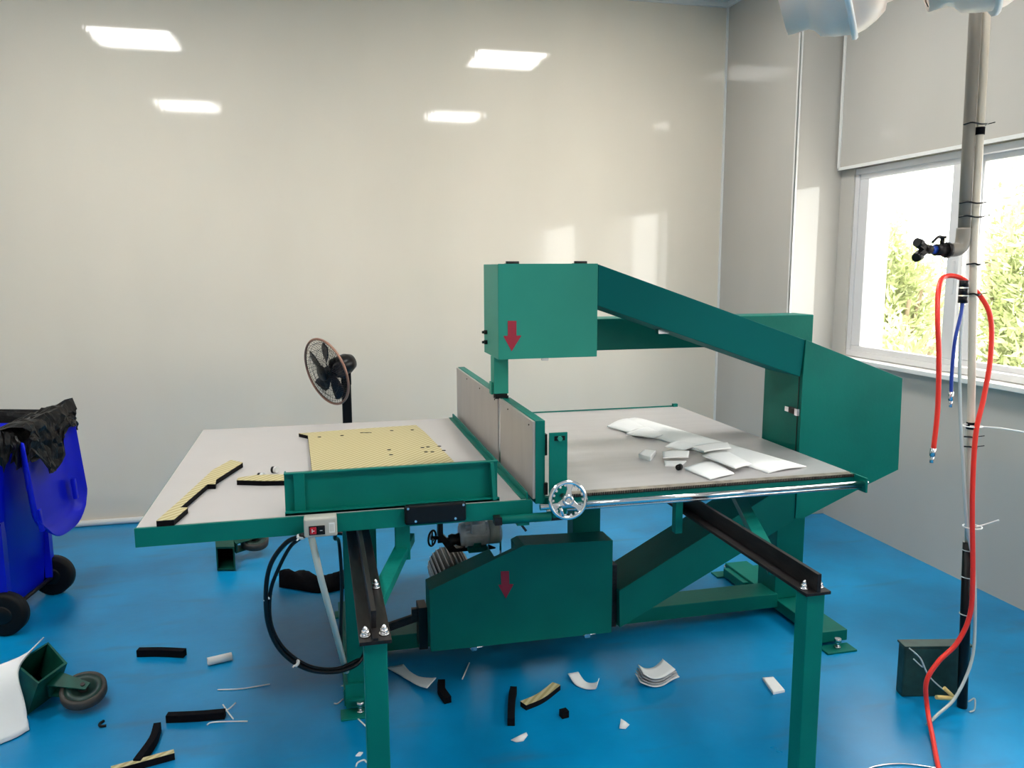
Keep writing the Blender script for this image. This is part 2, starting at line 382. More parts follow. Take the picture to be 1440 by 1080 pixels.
# T rails and their front legs
for rx, a in ((.105, 0), (1.272, 1)):
    rail = M().box(rx-.0375, rx+.0375, 1.80, 3.86, .728, .737).box(rx-.006, rx+.006, 1.855 if a == 0 else 1.80, 3.86, .737, .788).build('t_rail', STEEL_D, mc, bevel=.001)
    if a == 0: M().bar((rx, 1.802, .737), (rx, 1.90, .74), .012, .012).build('web_stub', STEEL_D, rail)
    for bx, by in ((-.022, 1.832), (.022, 1.832), (.022, 2.12)):
        M().cyl((rx+bx, by, .737), (rx+bx, by, .741), .0125, 16).cyl((rx+bx, by, .741), (rx+bx, by, .751), .0095, 6).lathe([(0, .0065), (.006, .0065), (.011, .003), (.012, .0005)], (rx+bx, by, .75), (0, 0, 1), 10).build('bolt', STEEL, rail)
    M().box(rx-.027, rx+.027, 1.81, 1.864, 0, .728).build('front_leg', GREEN, mc, bevel=.003)
# braces
M().bar((.125, 2.10, .700), (.270, 2.62, .700), .045, .03).build('brace', GREEN, mc, bevel=.002)
M().bar((1.30, 2.05, .700), (1.60, 2.83, .700), .045, .03).build('brace', GREEN, mc, bevel=.002)
M().box(.215, .262, 2.475, 2.50, .675, .795).build('bracket', GREEN, mc, bevel=.002)
M().box(1.185, 1.212, 2.50, 2.53, .675, .82).build('bracket', GREEN, mc, bevel=.002)
M().box(1.19, 1.30, 2.54, 2.60, .79, .825).build('bracket', GREEN, mc, bevel=.002)

# left table
lt = M().box(-.535, .64, 2.465, 3.93, .838, T).build('left_table', TABLE_L, mc, bevel=.001)
M().box(-.539, .655, 2.455, 2.4652, .792, .849).build('apron', GREEN, lt, bevel=.001)
M().box(-.539, -.531, 2.465, 3.935, .792, .846).box(-.539, .655, 3.93, 3.938, .792, .846).box(-.53, .64, 3.15, 3.19, .80, .838).build('apron', GREEN, lt)
M().box(.640, .646, 2.465, 3.93, .80, .872).box(.622, .640, 2.465, 3.93, T, T+.004).box(.650, .662, 2.465, 3.93, .80, .842).build('edge_angle', GREEN, lt, bevel=.001)
# upright sheet at the front of the left table
up = M().box(-.116, .552, 2.500, 2.505, T, .978).box(-.116, .552, 2.485, 2.505, .973, .978).box(-.116, .552, 2.468, 2.505, T, .858).box(-.116, .552, 2.468, 2.474, T, .862).build('front_plate', GREEN, lt, bevel=.001)
M().box(-.088, -.056, 2.486, 2.500, T, .974).build('stiffener', GREEN, up, bevel=.001)
M().bar((.53, 2.495, .972), (.535, 2.476, .853), .034, .012).build('stiffener', GREEN, up, bevel=.001)
M().box(.546, .552, 2.505, 2.535, T, .974).build('side_cheek', GREEN, up)
M().box(-.116, -.111, 2.505, 2.535, T, .974).build('side_cheek', GREEN, up)

# fence (two halves either side of the blade)
for y0, y1, nm in ((2.468, 2.952, 'fence'), (2.992, 3.93, 'fence')):
    f_ = M().box(.672, .704, y0, y1, T-.02, 1.106).build(nm, GREEN, mc, bevel=.001)
    M().box(.664, .672, y0+.003, y1-.003, T-.003, 1.103).build('fence_face', FENCE_M, f_, label='plain grey metal fence face')
    k = 0
    yy = y0+.05
    while yy < y1-.03:
        M().cyl((.661, yy, 1.085), (.665, yy, 1.085), .0025, 8).build('screw', STEEL_D, f_); yy += .30
M().box(.704, .712, 2.47, 2.50, .99, 1.06).build('fence_clamp', STEEL_D, mc)
M().box(.700, .712, 2.462, 2.475, .86, .90).build('fence_clamp', STEEL_D, mc)
pp = M().box(.712, .773, 2.445, 2.452, .80, 1.069).box(.766, .773, 2.452, 2.49, .80, .86).build('fence_bracket', GREEN, mc, bevel=.001)
M().box(.728, .764, 2.4435, 2.4455, 1.043, 1.058).build('slot', BLACK, pp)
M().cyl((.746, 2.446, 1.05), (.746, 2.436, 1.05), .0085, 6).build('bolt', GREEN_L, pp)

# right table
rt = M().box(.712, 1.876, 2.49, 3.955, .838, T).build('right_table', TABLE_R, mc, bevel=.001)
M().box(.70, 1.876, 2.476, 2.490, .815, .8455).build('front_rail', GREEN, rt, bevel=.001)
M().box(.78, 1.872, 2.472, 2.512, .8455, .8515).build('rack_strip', RACK, rt)
rk = M()
for i in range(170):
    x = .785+i*.0064; rk.box(x, x+.0032, 2.470, 2.4735, .842, .8535)
rk.build('rack_teeth', STEEL_D, rt)['kind'] = 'stuff'
M().box(1.868, 1.876, 2.50, 3.955, .80, .838).box(.712, .72, 2.50, 3.955, .80, .838).box(.712, 1.876, 3.947, 3.955, .80, .838).build('side_apron', GREEN, rt)
M().box(.78, 1.86, 3.955, 3.962, .84, .856).box(1.84, 1.865, 3.945, 3.965, .84, .866).build('rear_stop', GREEN, rt)
M().cyl((.675, 2.422, .832), (1.866, 2.422, .831), .0095, 20).build('guide_rod', CHROME, rt, label='polished chrome guide rod')
M().cyl((.70, 2.432, .815), (1.866, 2.432, .815), .005, 12).build('guide_rod', STEEL, rt)
eb = M().box(1.866, 1.874, 2.405, 2.50, .80, .853).build('end_bracket', GREEN, rt, bevel=.001)
M().cyl((1.874, 2.42, .832), (1.884, 2.42, .832), .007, 8).cyl((1.874, 2.43, .811), (1.880, 2.43, .811), .005, 8).build('bolt', STEEL, eb)
M().box(.72, .76, 2.43, 2.475, .79, .845).build('rod_block', GREEN, rt, bevel=.002)

# adjusting handwheel
HC = Vector((.7455, 2.35, .872)); HA = Vector((-.06, -1, .10)).normalized()
ha, hb, _ = frame(HA)
def hp(r, ang, t=0): return HC+(ha*math.cos(ang)+hb*math.sin(ang))*r+HA*t
hw = M().torus(HC, HA, .0565, .0072, 48, 10).build('handwheel', CHROME, mc, label='bright chrome three-spoke handwheel')
M().lathe([(-.012, .019), (.006, .019), (.010, .015), (.010, .008), (.006, .008)], HC, HA, 24).build('hub', STEEL, hw)
for k in range(3):
    an = PI/2+k*2*PI/3+.12
    M().extrude([hp(.017, an-.75, -.003), hp(.034, an-.22, -.003), hp(.054, an-.24, -.003), hp(.054, an+.24, -.003), hp(.034, an+.22, -.003), hp(.017, an+.75, -.003)], HA*.008).build('spoke', STEEL, hw, bevel=.002)
for k in range(18):
    M().lathe([(-.004, .004), (.004, .004)], hp(.048, k*PI/9), HA, 8).build('grip_scallop', STEEL, hw)
hq = min((hp(.05, i*.1, .012) for i in range(63)), key=lambda q: (q-Vector((.722, 2.34, .818))).length)
M().cyl(hq, hq+Vector((-.012, -.006, .030)), .0055, 10).cyl(hq, hq+HA*-.014, .0065, 10).build('crank_handle', CHROME, hw)
M().cyl(HC-HA*.012, HC-HA*.09, .008, 12).build('shaft', STEEL_D, hw)
M().box(.726, .766, 2.425, 2.446, .80, .90).build('shaft_bearing', GREEN, mc, bevel=.003)
M().cyl((.545, 2.43, .798), (.712, 2.43, .797), .0145, 16).box(.60, .64, 2.425, 2.455, .775, .80).build('adjuster_tube', GREEN, mc)
M().bar((.605, 2.43, .79), (.63, 2.43, .755), .008, .008).build('adjuster_lever', STEEL_D, mc)
M().box(.525, .548, 2.415, 2.448, .785, .81).build('adjuster_end', STEEL_D, mc)
M().box(.66, .78, 2.44, 2.46, .778, .792).build('adjuster_slide', STEEL_D, mc)

# head box with wheel, blade guide, blade
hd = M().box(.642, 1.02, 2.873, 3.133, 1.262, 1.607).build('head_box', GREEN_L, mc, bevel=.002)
M().box(.6415, 1.0205, 2.868, 2.873, 1.2615, 1.6085).box(.6405, .642, 2.87, 2.985, 1.2615, 1.607).build('door', GREEN_L, hd, bevel=.001)
M().prism([(.676, 1.403), (.708, 1.402), (.708, 1.348), (.727, 1.348), (.690, 1.291), (.659, 1.348), (.676, 1.348)], 2.8665, 2.8682).build('red_arrow', RED, hd, label='red arrow pointing down')
for hx in (.698, .958):
    M().cyl((hx-.024, 2.885, 1.612), (hx+.024, 2.885, 1.612), .006, 10).box(hx-.022, hx+.022, 2.885, 2.92, 1.607, 1.610).build('hinge', STEEL_D, hd)
M().cyl((.819, 2.885, 1.262), (.819, 2.885, 1.253), .012, 12).box(.807, .831, 2.872, 2.88, 1.252, 1.262).build('catch', STEEL, hd)
for bz in (1.346, 1.307): M().cyl((.642, 3.077, bz), (.630, 3.077, bz), .009, 6).cyl((.630, 3.077, bz), (.622, 3.077, bz), .005, 8).build('bolt', STEEL_D, hd)
M().box(.80, .94, 3.133, 3.18, 1.265, 1.375).build('head_mount', GREEN, mc)
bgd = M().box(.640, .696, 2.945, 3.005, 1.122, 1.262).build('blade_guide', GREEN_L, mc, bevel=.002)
M().box(.632, .640, 2.96, 2.995, 1.118, 1.165).build('side_plate', GREEN_L, bgd, bevel=.001)
M().box(.644, .690, 2.94, 2.962, 1.107, 1.122).box(.648, .664, 2.965, 3.0, 1.100, 1.122).cyl((.640, 2.95, 1.116), (.650, 2.95, 1.116), .008, 10).cyl((.684, 2.94, 1.11), (.694, 2.94, 1.11), .006, 10).build('guide_jaw', BLACK, bgd)
M().box(.6665, .6675, 2.957, 2.987, .36, 1.122).build('saw_blade', STEEL, mc, label='thin vertical band saw blade')

# slanted upper guard, wheel housing, lower guard, lower cover
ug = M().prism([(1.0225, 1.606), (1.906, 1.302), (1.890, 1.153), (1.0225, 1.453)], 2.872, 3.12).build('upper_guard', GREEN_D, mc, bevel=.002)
M().box(1.30, 1.345, 2.94, 2.97, 1.335, 1.352).build('catch', STEEL, ug)
hs = M().prism([(1.906, 1.302), (2.367, 1.130), (2.376, .739), (2.217, .678), (1.937, .562), (1.897, .562), (1.900, 1.153)], 2.872, 3.155).build('wheel_housing', GREEN, mc, bevel=.002)
M().prism([(1.905, 1.303), (2.3685, 1.131), (2.3775, .738), (2.218, .6765), (1.937, .5605), (1.8965, .5605), (1.8985, 1.153)], 2.866, 2.872).build('door', GREEN, hs, bevel=.001)
M().prism([(1.8955, 1.16), (1.8975, 1.16), (1.8965, .58), (1.8945, .58)], 2.886, 2.890).build('door_seam', BLACK, hs)
lc = M().box(1.886, 1.897, 2.935, 2.965, .998, 1.018).box(1.884, 1.897, 2.873, 2.892, .992, 1.02).build('latch', STEEL, hs, label='small chrome toggle latch')
M().box(1.884, 1.8965, 2.895, 2.935, .996, 1.02).build('latch_hook', STEEL_D, lc)
M().lathe([(0, .032), (.010, .032), (.018, .024), (.022, .006)], (2.372, 3.0, 1.0), (1, 0, 0), 24).build('hinge_knob', STEEL, hs)
M().prism([(1.127, .322), (1.786, .672), (1.8955, .730), (1.8955, .552), (1.671, .437), (1.132, .166)], 2.872, 3.10).build('lower_guard', GREEN, mc, bevel=.002)
lo = M().prism([(.372, .159), (1.095, .153), (1.095, .535), (.737, .546), (.371, .402)], 2.868, 2.895)
lo.prism([(.372, .165), (.50, .165), (.50, .452), (.371, .400)], 2.895, 2.985).prism([(.50, .165), (.625, .165), (.625, .501), (.50, .452)], 2.895, 2.985)
lo.prism([(.725, .165), (1.095, .165), (1.095, .534), (.737, .545), (.712, .534)], 2.895, 2.985).prism([(.625, .165), (.725, .165), (.725, .30), (.625, .30)], 2.895, 2.985)
lo = lo.build('lower_cover', GREEN, mc)
M().prism([(.644, .451), (.676, .449), (.677, .397), (.694, .395), (.663, .341), (.634, .398), (.646, .398)], 2.8662, 2.8682).build('red_arrow', RED, lo, label='red arrow pointing down')
for hx in (.548, 1.004): M().cyl((hx-.025, 2.872, .151), (hx+.025, 2.872, .155), .005, 8).box(hx-.022, hx+.0, 2.862, 2.874, .145, .16).build('hinge', STEEL, lo)
M().box(.62, 1.12, 2.985, 3.01, .10, .30).box(1.095, 1.127, 2.90, 3.00, .16, .42).build('wheel_back_plate', STEEL_D, mc)
M().box(.66, .80, 3.01, 3.17, .10, .30).build('wheel_mount', GREEN, mc)
M().box(.338, .372, 2.95, 3.03, .13, .30).build('tension_block', BLACK, mc, bevel=.002)
M().bar((.15, 2.99, .20), (.345, 2.99, .25), .016, .03).box(.315, .34, 2.98, 3.0, .24, .285).build('tension_bar', STEEL_D, mc)
# main motor behind the lower cover
mm = M().lathe([(0, .03), (.0, .075), (.02, .082), (.28, .082), (.30, .07), (.32, .05)], (.515, 3.09, .305), (0, 1, 0), 32).build('main_motor', STEEL_D, mc)
for k in range(26):
    an = k*2*PI/26; d = Vector((math.cos(an), 0, math.sin(an))); c = Vector((.515, 0, .305))
    M().bar(c+d*.085+Vector((0, 3.12, 0)), c+d*.085+Vector((0, 3.36, 0)), .004, .016).build('cooling_fin', ALU, mm)
M().box(.42, .57, 3.10, 3.36, .10, .225).build('motor_foot', GREEN, mc)
# small geared motor under the left table
MX = Vector((1, 0, 0)); my, mz = 3.22, .488
sm_ = M().lathe([(.545, .036), (.548, .046), (.56, .05), (.665, .05), (.668, .047)], (0, my, mz), MX, 28).build('small_motor', ALU, mc, label='grey finned electric motor')
for k in range(20):
    an = k*2*PI/20; d = Vector((0, math.cos(an), math.sin(an))); c = Vector((0, my, mz))
    M().bar(c+d*.051+MX*.568, c+d*.051+MX*.656, .004, .009).build('cooling_fin', ALU, sm_)
M().lathe([(.668, .05), (.712, .049), (.722, .042), (.725, .02)], (0, my, mz), MX, 28).build('fan_cowl', GREYBOX, sm_)
M().box(.585, .645, my-.075, my-.035, mz+.02, mz+.062).build('terminal_box', ALU, sm_, bevel=.003)
M().box(.575, .655, my-.06, my+.06, .425, .445).box(.60, .63, my-.05, my+.05, .44, .46).build('motor_base', GREEN, mc)
M().lathe([(.50, .020), (.515, .026), (.53, .022), (.548, .03)], (0, my, mz-.02), MX, 20).lathe([(.455, .01), (.50, .01)], (0, my, mz-.02), MX, 12).build('gear_shaft', STEEL_D, mc)
M().prism([(.455, .79), (.475, .79), (.475, .50), (.53, .435), (.60, .435), (.60, .42), (.50, .42), (.455, .49)], my-.02, my+.02).build('motor_hanger', STEEL_D, mc)
M().box(.60, .64, my+.05, my+.07, .43, .838).build('motor_hanger', GREEN, mc)
h2 = M().torus((.432, my, mz-.006), (1, -.75, 0), .032, .0045, 28, 8).build('hand_dial', BLACK, mc, label='small black handwheel')
M().lathe([(-.008, .008), (.03, .008)], (.432, my, mz-.006), MX, 12).bar((.432, my-.03, mz-.006), (.432, my+.03, mz-.006), .006, .006).bar((.432, my, mz-.036), (.432, my, mz+.026), .006, .006).build('spoke', BLACK, h2)
M().lathe([(0, .012), (.03, .004), (.034, 0.001)], (.665, my-.02, .43), (1, 0, -.2), 10).build('drip_nozzle', BLACK, mc)
# electrics at the front
bb = M().box(.242, .436, 2.428, 2.4552, .803, .866).build('black_cover_box', BLACK, mc, bevel=.008, bseg=3)
for sx, sz in ((.252, .862), (.426, .862), (.275, .82), (.40, .82)): M().cyl((sx, 2.429, sz-.004), (sx, 2.424, sz-.004), .004, 8).build('screw', STEEL, bb)
sw = M().box(-.061, .036, 2.402, 2.4552, .797, .856).build('switch_box', GREYBOX, mc, bevel=.006, bseg=3, label='pale grey switch box')
M().box(-.047, .000, 2.399, 2.4025, .806, .834).build('switch_plate', BLACK, sw, bevel=.001)
M().box(-.044, -.025, 2.395, 2.3995, .810, .831).build('stop_button', REDBTN, sw, bevel=.0015)
M().box(-.020, -.003, 2.395, 2.3995, .810, .831).build('start_button', BLACK, sw, bevel=.0015)
M().box(-.0385, -.0305, 2.3944, 2.3951, .819, .8215).box(-.0385, -.0365, 2.3944, 2.3951, .8145, .8265).build('stop_print', WHITE, sw)
M().box(-.0150, -.0075, 2.3944, 2.3951, .8195, .821).build('start_print', WHITE, sw)
M().box(.012, .029, 2.4005, 2.4025, .809, .840).build('rating_label', WHITE, sw)
for k in range(3): M().box(.0145+.004*k, .0165+.004*k, 2.4, 2.401, .813, .836).build('label_print', GREYBOX, sw)
M().cyl((-.055, 2.43, .80), (-.075, 2.43, .795), .009, 12).build('cable_gland', BLACK, sw)
cab = [(-.065, 2.43, .797), (-.115, 2.45, .773), (-.165, 2.48, .70), (-.186, 2.51, .60), (-.186, 2.55, .47), (-.150, 2.58, .36), (-.075, 2.62, .272), (.02, 2.68, .220), (.10, 2.74, .215), (.135, 2.78, .27)]
c1 = M().tube(smooth_path(cab), .0075, 8).build('power_cable', BLACK, mc)
M().tube(smooth_path([(-.070, 2.432, .792), (-.105, 2.46, .755), (-.143, 2.49, .68), (-.174, 2.52, .59), (-.178, 2.555, .47), (-.142, 2.59, .365), (-.068, 2.63, .277), (.02, 2.69, .226), (.10, 2.75, .221)]), .006, 8).build('power_cable', BLACK, mc)
for q in ((-.182, 2.53, .575), (-.108, 2.60, .308), (-.072, 2.432, .794)):
    M().lathe([(-.004, .0125), (.004, .0125)], q, (.2, -.1, 1) if q[2] > .5 else (.7, .3, -.6), 12).bar(Vector(q), Vector(q)+Vector((-.012, -.016, -.006)), .004, .003).build('cable_tie', WHITE, c1)
M().tube(smooth_path([(.035, 2.46, .80), (.03, 2.55, .74), (.045, 2.74, .66), (.05, 2.77, .50), (.04, 2.78, .30), (.045, 2.78, .19)]), .006, 8).build('power_cable', BLACK, mc)
M().tube([(-.043, 2.435, .80), (-.018, 2.52, .62), (.055, 2.76, .175)], .0105, 14).build('conduit', WARMW, mc, label='thin white plastic conduit')

# ------------------------------------------------------------------ things on the tables
def foam_slab(name, poly, z, h, label, cat, group=None, holes=(), slot=None):
    cx = sum(p[0] for p in poly)/len(poly); cy = sum(p[1] for p in poly)/len(poly)
    t = thing(name, (cx, cy, z), label, cat, group)
    M().slab(poly, z, z+h).build('foam_core', FOAM, t)
    M().slab(poly, z+h, z+h+.0015).build('yellow_film', YFILM, t)
    for hx, hy in holes: M().lathe([(0, .0085), (.0006, .0085)], (hx, hy, z+h+.0014), (0, 0, 1), 12).build('punched_hole', FOAM, t)
    if slot: M().slab(slot, z+h+.001, z+h+.0021).build('slot', FOAM, t)
    return t
foam_slab('foam_board', [(-.098, 3.655), (-.058, 3.600), (-.030, 2.70), (.50, 2.70), (.485, 2.985), (.450, 3.55), (.432, 3.714), (.18, 3.69)], T, .015,
          'square yellow-faced black foam board punched with small holes on the left table', 'foam board',
          holes=[(-.009, 3.55), (.088, 3.556), (.31, 3.61), (.402, 3.602), (.264, 3.224), (.264, 3.134), (.4, 3.229), (.424, 3.236), (.404, 3.149), (.429, 3.143), (.471, 3.238), (.477, 3.156)],
          slot=[(.168, 3.592), (.218, 3.582), (.219, 3.592), (.169, 3.602)])
foam_slab('foam_offcut', [(-.478, 2.457), (-.430, 2.457), (-.408, 2.575), (-.432, 2.579), (-.384, 2.847), (-.358, 2.843), (-.362, 2.905), (-.293, 3.14), (-.341, 3.195), (-.390, 3.05), (-.445, 2.66)], T, .017,
          'long notched yellow-topped foam strip at the left corner of the left table', 'foam strip')
foam_slab('foam_offcut', [(-.292, 2.878), (-.290, 2.91), (-.227, 2.935), (-.08, 2.905), (-.048, 2.90), (-.048, 2.82), (-.10, 2.825), (-.2, 2.845)], T, .017,
          'short tapering yellow-topped foam strip poking out behind the front plate', 'foam strip')
for q, lab in (((-.173, 3.02), 'white round cap lying on the left table, the one nearer the foam board'), ((-.216, 2.938), 'white round cap lying beside the short tapering foam strip')):
    t = thing('round_cap', (q[0], q[1], T), lab, 'cap', 'small caps on the left table')
    M().cyl((q[0], q[1], T+.012), (q[0]-.008, q[1]+.004, T+.012), .012, 16).build('cap_rim', BLACK, t)
    M().cyl((q[0]+.010, q[1]-.006, T+.012), (q[0], q[1], T+.012), .0115, 16).build('cap_face', WHITE, t)

def sheet(name, quad, z, label, h=.004, bulge=0., n=8, mat=PAPER, group='white foam sheets on the right table', cat='foam sheet', wave=0.):
    # quad of four (x, y) corners, corner 0 -> 1 is the row direction
    a, b, c, d = [Vector((p[0], p[1], 0)) for p in quad]
    rows = []
    for i in range(n+1):
        u = i/n; row = []
        for j in range(n+1):
            v = j/n; p = (a*(1-u)+b*u)*(1-v)+(d*(1-u)+c*u)*v
            p.z = z+bulge*math.sin(PI*v)*(.6+.4*math.cos(2.5*u))+wave*math.sin(7*u+3*v)**2; row.append(p)
        rows.append(row)
    top = M().grid(rows); o = len(top.v); m = n+1
    low = [Vector((p.x, p.y, p.z-h)) for r in rows for p in r]; top.v += low
    for i in range(n):
        for j in range(n):
            top.f.append([o+i*m+j, o+(i+1)*m+j, o+(i+1)*m+j+1, o+i*m+j+1]); top.sm.append(True)
    rim = [(0, j) for j in range(n)]+[(i, n) for i in range(n)]+[(n, n-j) for j in range(n)]+[(n-i, 0) for i in range(n)]
    for k in range(len(rim)):
        p, q = rim[k], rim[(k+1) % len(rim)]; A = p[0]*m+p[1]; B = q[0]*m+q[1]
        top.f.append([A, B, o+B, o+A]); top.sm.append(False)
    return tag(top.build(name, mat), label, cat, group)
sheet('foam_sheet', [(1.35, 3.53), (1.572, 2.560), (1.760, 2.605), (1.545, 3.62)], T+.005, 'longest white foam sheet running down the right table', bulge=.022)
sheet('foam_sheet', [(1.30, 3.50), (1.385, 3.22), (1.50, 3.28), (1.50, 3.62)], T+.009, 'curled white sheet at the far end of the long foam sheet', bulge=.018)
sheet('foam_sheet', [(1.314, 3.301), (1.40, 3.20), (1.52, 3.25), (1.50, 3.42)], T+.012, 'small white sheet overlapping the far third of the long foam sheet', bulge=.012)
sheet('foam_sheet', [(1.212, 2.905), (1.235, 2.843), (1.303, 2.945), (1.268, 2.975)], T+.0165, 'small white foam block lying apart on the right table', h=.016)
sheet('foam_sheet', [(1.313, 2.908), (1.272, 2.809), (1.372, 2.797), (1.422, 2.892)], T+.020, 'white folded rectangle on top beside the black plug', h=.003, bulge=.004)
sheet('foam_sheet', [(1.285, 2.825), (1.255, 2.752), (1.312, 2.735), (1.365, 2.80)], T+.0045, 'white scrap under the folded rectangle beside the black plug', h=.004)
sheet('foam_sheet', [(1.365, 2.998), (1.408, 2.921), (1.530, 2.990), (1.476, 3.070)], T+.018, 'white sheet at the back of the small heap', bulge=.010)
sheet('foam_sheet', [(1.438, 2.905), (1.451, 2.823), (1.583, 2.851), (1.618, 2.945)], T+.032, 'topmost white sheet of the small heap against the long foam sheet', bulge=.006)
sheet('foam_sheet', [(1.303, 2.690), (1.324, 2.525), (1.445, 2.575), (1.464, 2.765)], T+.007, 'white square sheet at the front edge of the right table', bulge=.006)
sheet('foam_sheet', [(1.43, 2.80), (1.457, 2.590), (1.545, 2.630), (1.56, 2.84)], T+.022, 'white sheet lying between the square sheet and the long foam sheet', bulge=.005)
t = thing('rubber_plug', (1.283, 2.69, T), 'small black rubber plug among the white sheets', 'plug')
M().cyl((1.277, 2.685, T+.011), (1.292, 2.697, T+.011), .011, 14).build('plug_body', RUBBER, t); M().cyl((1.274, 2.683, T+.011), (1.2775, 2.6855, T+.011), .006, 10).build('plug_tip', STEEL_D, t)
tag(M().slab([(.795, 2.62), (.812, 2.615), (.815, 2.64), (.80, 2.645)], T, T+.006).build('paper_chip', PAPER), 'tiny white chip beside the fence bracket', 'scrap')

# ------------------------------------------------------------------ floor litter
def strip3(name, path, wd, h, label, top=None, cat='foam strip'):
    P = smooth_path([(x, y, 0) for x, y in path], 5) if len(path) > 2 else [Vector((x, y, 0)) for x, y in path]
    L, R_ = [], []
    for i, p in enumerate(P):
        d = (P[min(i+1, len(P)-1)]-P[max(i-1, 0)]).normalized(); s_ = Vector((-d.y, d.x, 0))*wd/2; L.append((p+s_)); R_.append((p-s_))
    def body(z0, z1):
        m = M(); n = len(P)
        for i in range(n-1): pass
        vs = [Vector((q.x, q.y, z)) for i in range(n) for q, z in ((L[i], z0), (R_[i], z0), (R_[i], z1), (L[i], z1))]
        fs = [(4*i+k, 4*i+(k+1) % 4, 4*i+4+(k+1) % 4, 4*i+4+k) for i in range(n-1) for k in range(4)]+[(0, 1, 2, 3), (4*n-1, 4*n-2, 4*n-3, 4*n-4)]
        return m.add(vs, fs)
    if top is None: return tag(body(0, h).build(name, FOAM, bevel=.001), label, cat, 'foam scraps on the floor')
    t = thing(name, (P[0].x, P[0].y, 0), label, cat, 'foam scraps on the floor')
    body(0, h).build('foam_core', FOAM, t); body(h, h+.0015).build('yellow_film', top, t); return t
strip3('foam_scrap', [(-.776, 3.445), (-.686, 3.425), (-.585, 3.39)], .03, .03, 'black foam strip on the floor in line with the bin wheels')
strip3('foam_scrap', [(-.572, 2.89), (-.47, 2.873), (-.373, 2.865)], .028, .028, 'black foam strip with white cable ties by its end')
strip3('foam_scrap', [(-.593, 2.832), (-.592, 2.74), (-.618, 2.62)], .024, .032, 'curved black foam strip at the bottom left of the floor')
strip3('foam_scrap', [(-.69, 2.60), (-.51, 2.650)], .022, .024, 'yellow-topped foam strip at the bottom edge, below the curved black strip', YFILM)
strip3('foam_scrap', [(.415, 2.90), (.405, 2.84), (.418, 2.765)], .028, .026, 'short brown-black foam block beside the waisted white paper')
strip3('foam_scrap', [(.670, 2.775), (.645, 2.70), (.610, 2.565)], .026, .030, 'upright black foam strip leaning toward the yellow-topped strip in the floor centre')
strip3('foam_scrap', [(.680, 2.665), (.755, 2.70), (.838, 2.770)], .035, .020, 'yellow-topped foam strip beside an upright black strip in the floor centre', YFILM)
strip3('foam_scrap', [(.795, 2.575), (.822, 2.580)], .026, .026, 'small black foam cube alone on the floor centre', cat='foam cube')
tag(M().tube(smooth_path([(-.791, 2.94, .004), (-.80, 2.92, .004), (-.792, 2.905, .004), (-.775, 2.905, .004)]), .005, 6).build('rubber_curl', RUBBER), 'tiny black rubber curl beside the castor wheel', 'scrap')
t = thing('plastic_tube', (-.44, 3.29, 0), 'short cream plastic tube lying on the floor', 'tube')
M().lathe([(0, .0125), (0, .0165), (.094, .0165), (.094, .0125), (0, .0125)], (-.483, 3.285, .0168), (.091, .026, 0), 20, caps=False).build('tube_wall', WHITE, t)
def tie(path, label, z=.003):
    t = tag(M().tube(smooth_path([(x, y, z) for x, y in path]), .0028, 5).build('cable_tie', WHITE), label, 'cable tie', 'white cable ties on the floor'); return t
tie([(-.422, 3.069), (-.333, 3.055), (-.229, 3.065)], 'long white cable tie curving below the cream tube')
tie([(-.430, 2.825), (-.415, 2.838), (-.35, 2.828), (-.293, 2.815)], 'white cable tie lying in front of the black foam strip')
tie([(-.390, 2.952), (-.365, 2.89), (-.344, 2.843)], 'longer white cable tie of the crossed pair at the strip end')
tie([(-.345, 2.945), (-.360, 2.915), (-.378, 2.892)], 'shorter white cable tie of the crossed pair at the strip end', .008)
tie([(.551, 3.046), (.50, 2.923)], 'straight white cable tie under the lower cover')
tie([(.061, 2.801), (.117, 2.674)], 'straight white cable tie behind the left front leg')
tie([(.038, 2.985), (.058, 2.978), (.055, 2.95), (.045, 2.945)], 'tiny hooked white tie end, farthest of those by the left front leg')
tie([(.009, 2.862), (.022, 2.858), (.042, 2.885)], 'tiny curved white tie end between the hooked and straight ones by the left leg')
tie([(.068, 2.455), (.075, 2.475), (.095, 2.485), (.103, 2.470)], 'tiny white arched tie end nearest the viewer at the left leg')
def scrap(name, rows, label, mat=PAPER, cat='paper scrap', solid=.003):
    return tag(M().grid(rows).build(name, mat, solid=solid), label, cat, 'paper scraps on the floor')
tag(M().slab([(.07, 2.515), (.085, 2.512), (.095, 2.528), (.082, 2.532)], 0, .004).build('paper_chip', PAPER), 'tiny white chip above the arched tie end at the left leg', 'scrap')
def ribbon(name, cl, label, mat=PAPER, nseg=14, across=5, curl=0.):
    # cl: list of (x, y, z, halfwidth, dirx, diry)
    rows = []
    P = smooth_path([c[:3] for c in cl], 4); n = len(P)
    for i, p in enumerate(P):
        u = i/(n-1)*(len(cl)-1); k = min(int(u), len(cl)-2); f = u-k
        wv = cl[k][3]*(1-f)+cl[k+1][3]*f; dx = cl[k][4]*(1-f)+cl[k+1][4]*f; dy = cl[k][5]*(1-f)+cl[k+1][5]*f
        rows.append([Vector((p.x+dx*wv*s, p.y+dy*wv*s, max(.003, p.z+curl*s*s))) for s in [(-1+2*j/across) for j in range(across+1)]])
    return scrap(name, rows, label, mat)
ribbon('paper_offcut', [(.255, 3.09, .004, .034, 1, .15), (.285, 3.02, .006, .022, .9, .5), (.315, 2.955, .012, .022, .8, .6), (.350, 2.90, .022, .034, .6, .8), (.372, 2.865, .035, .040, .55, .84)], 'waisted white paper offcut behind the left front leg')
ribbon('paper_offcut', [(.925, 2.835, .020, .022, 1, .1), (.935, 2.785, .006, .024, .9, .4), (.955, 2.755, .004, .024, .7, .7), (.985, 2.735, .012, .026, .45, .9), (.993, 2.735, .028, .024, .5, .9)], 'curled white paper offcut right of the yellow-topped strip')
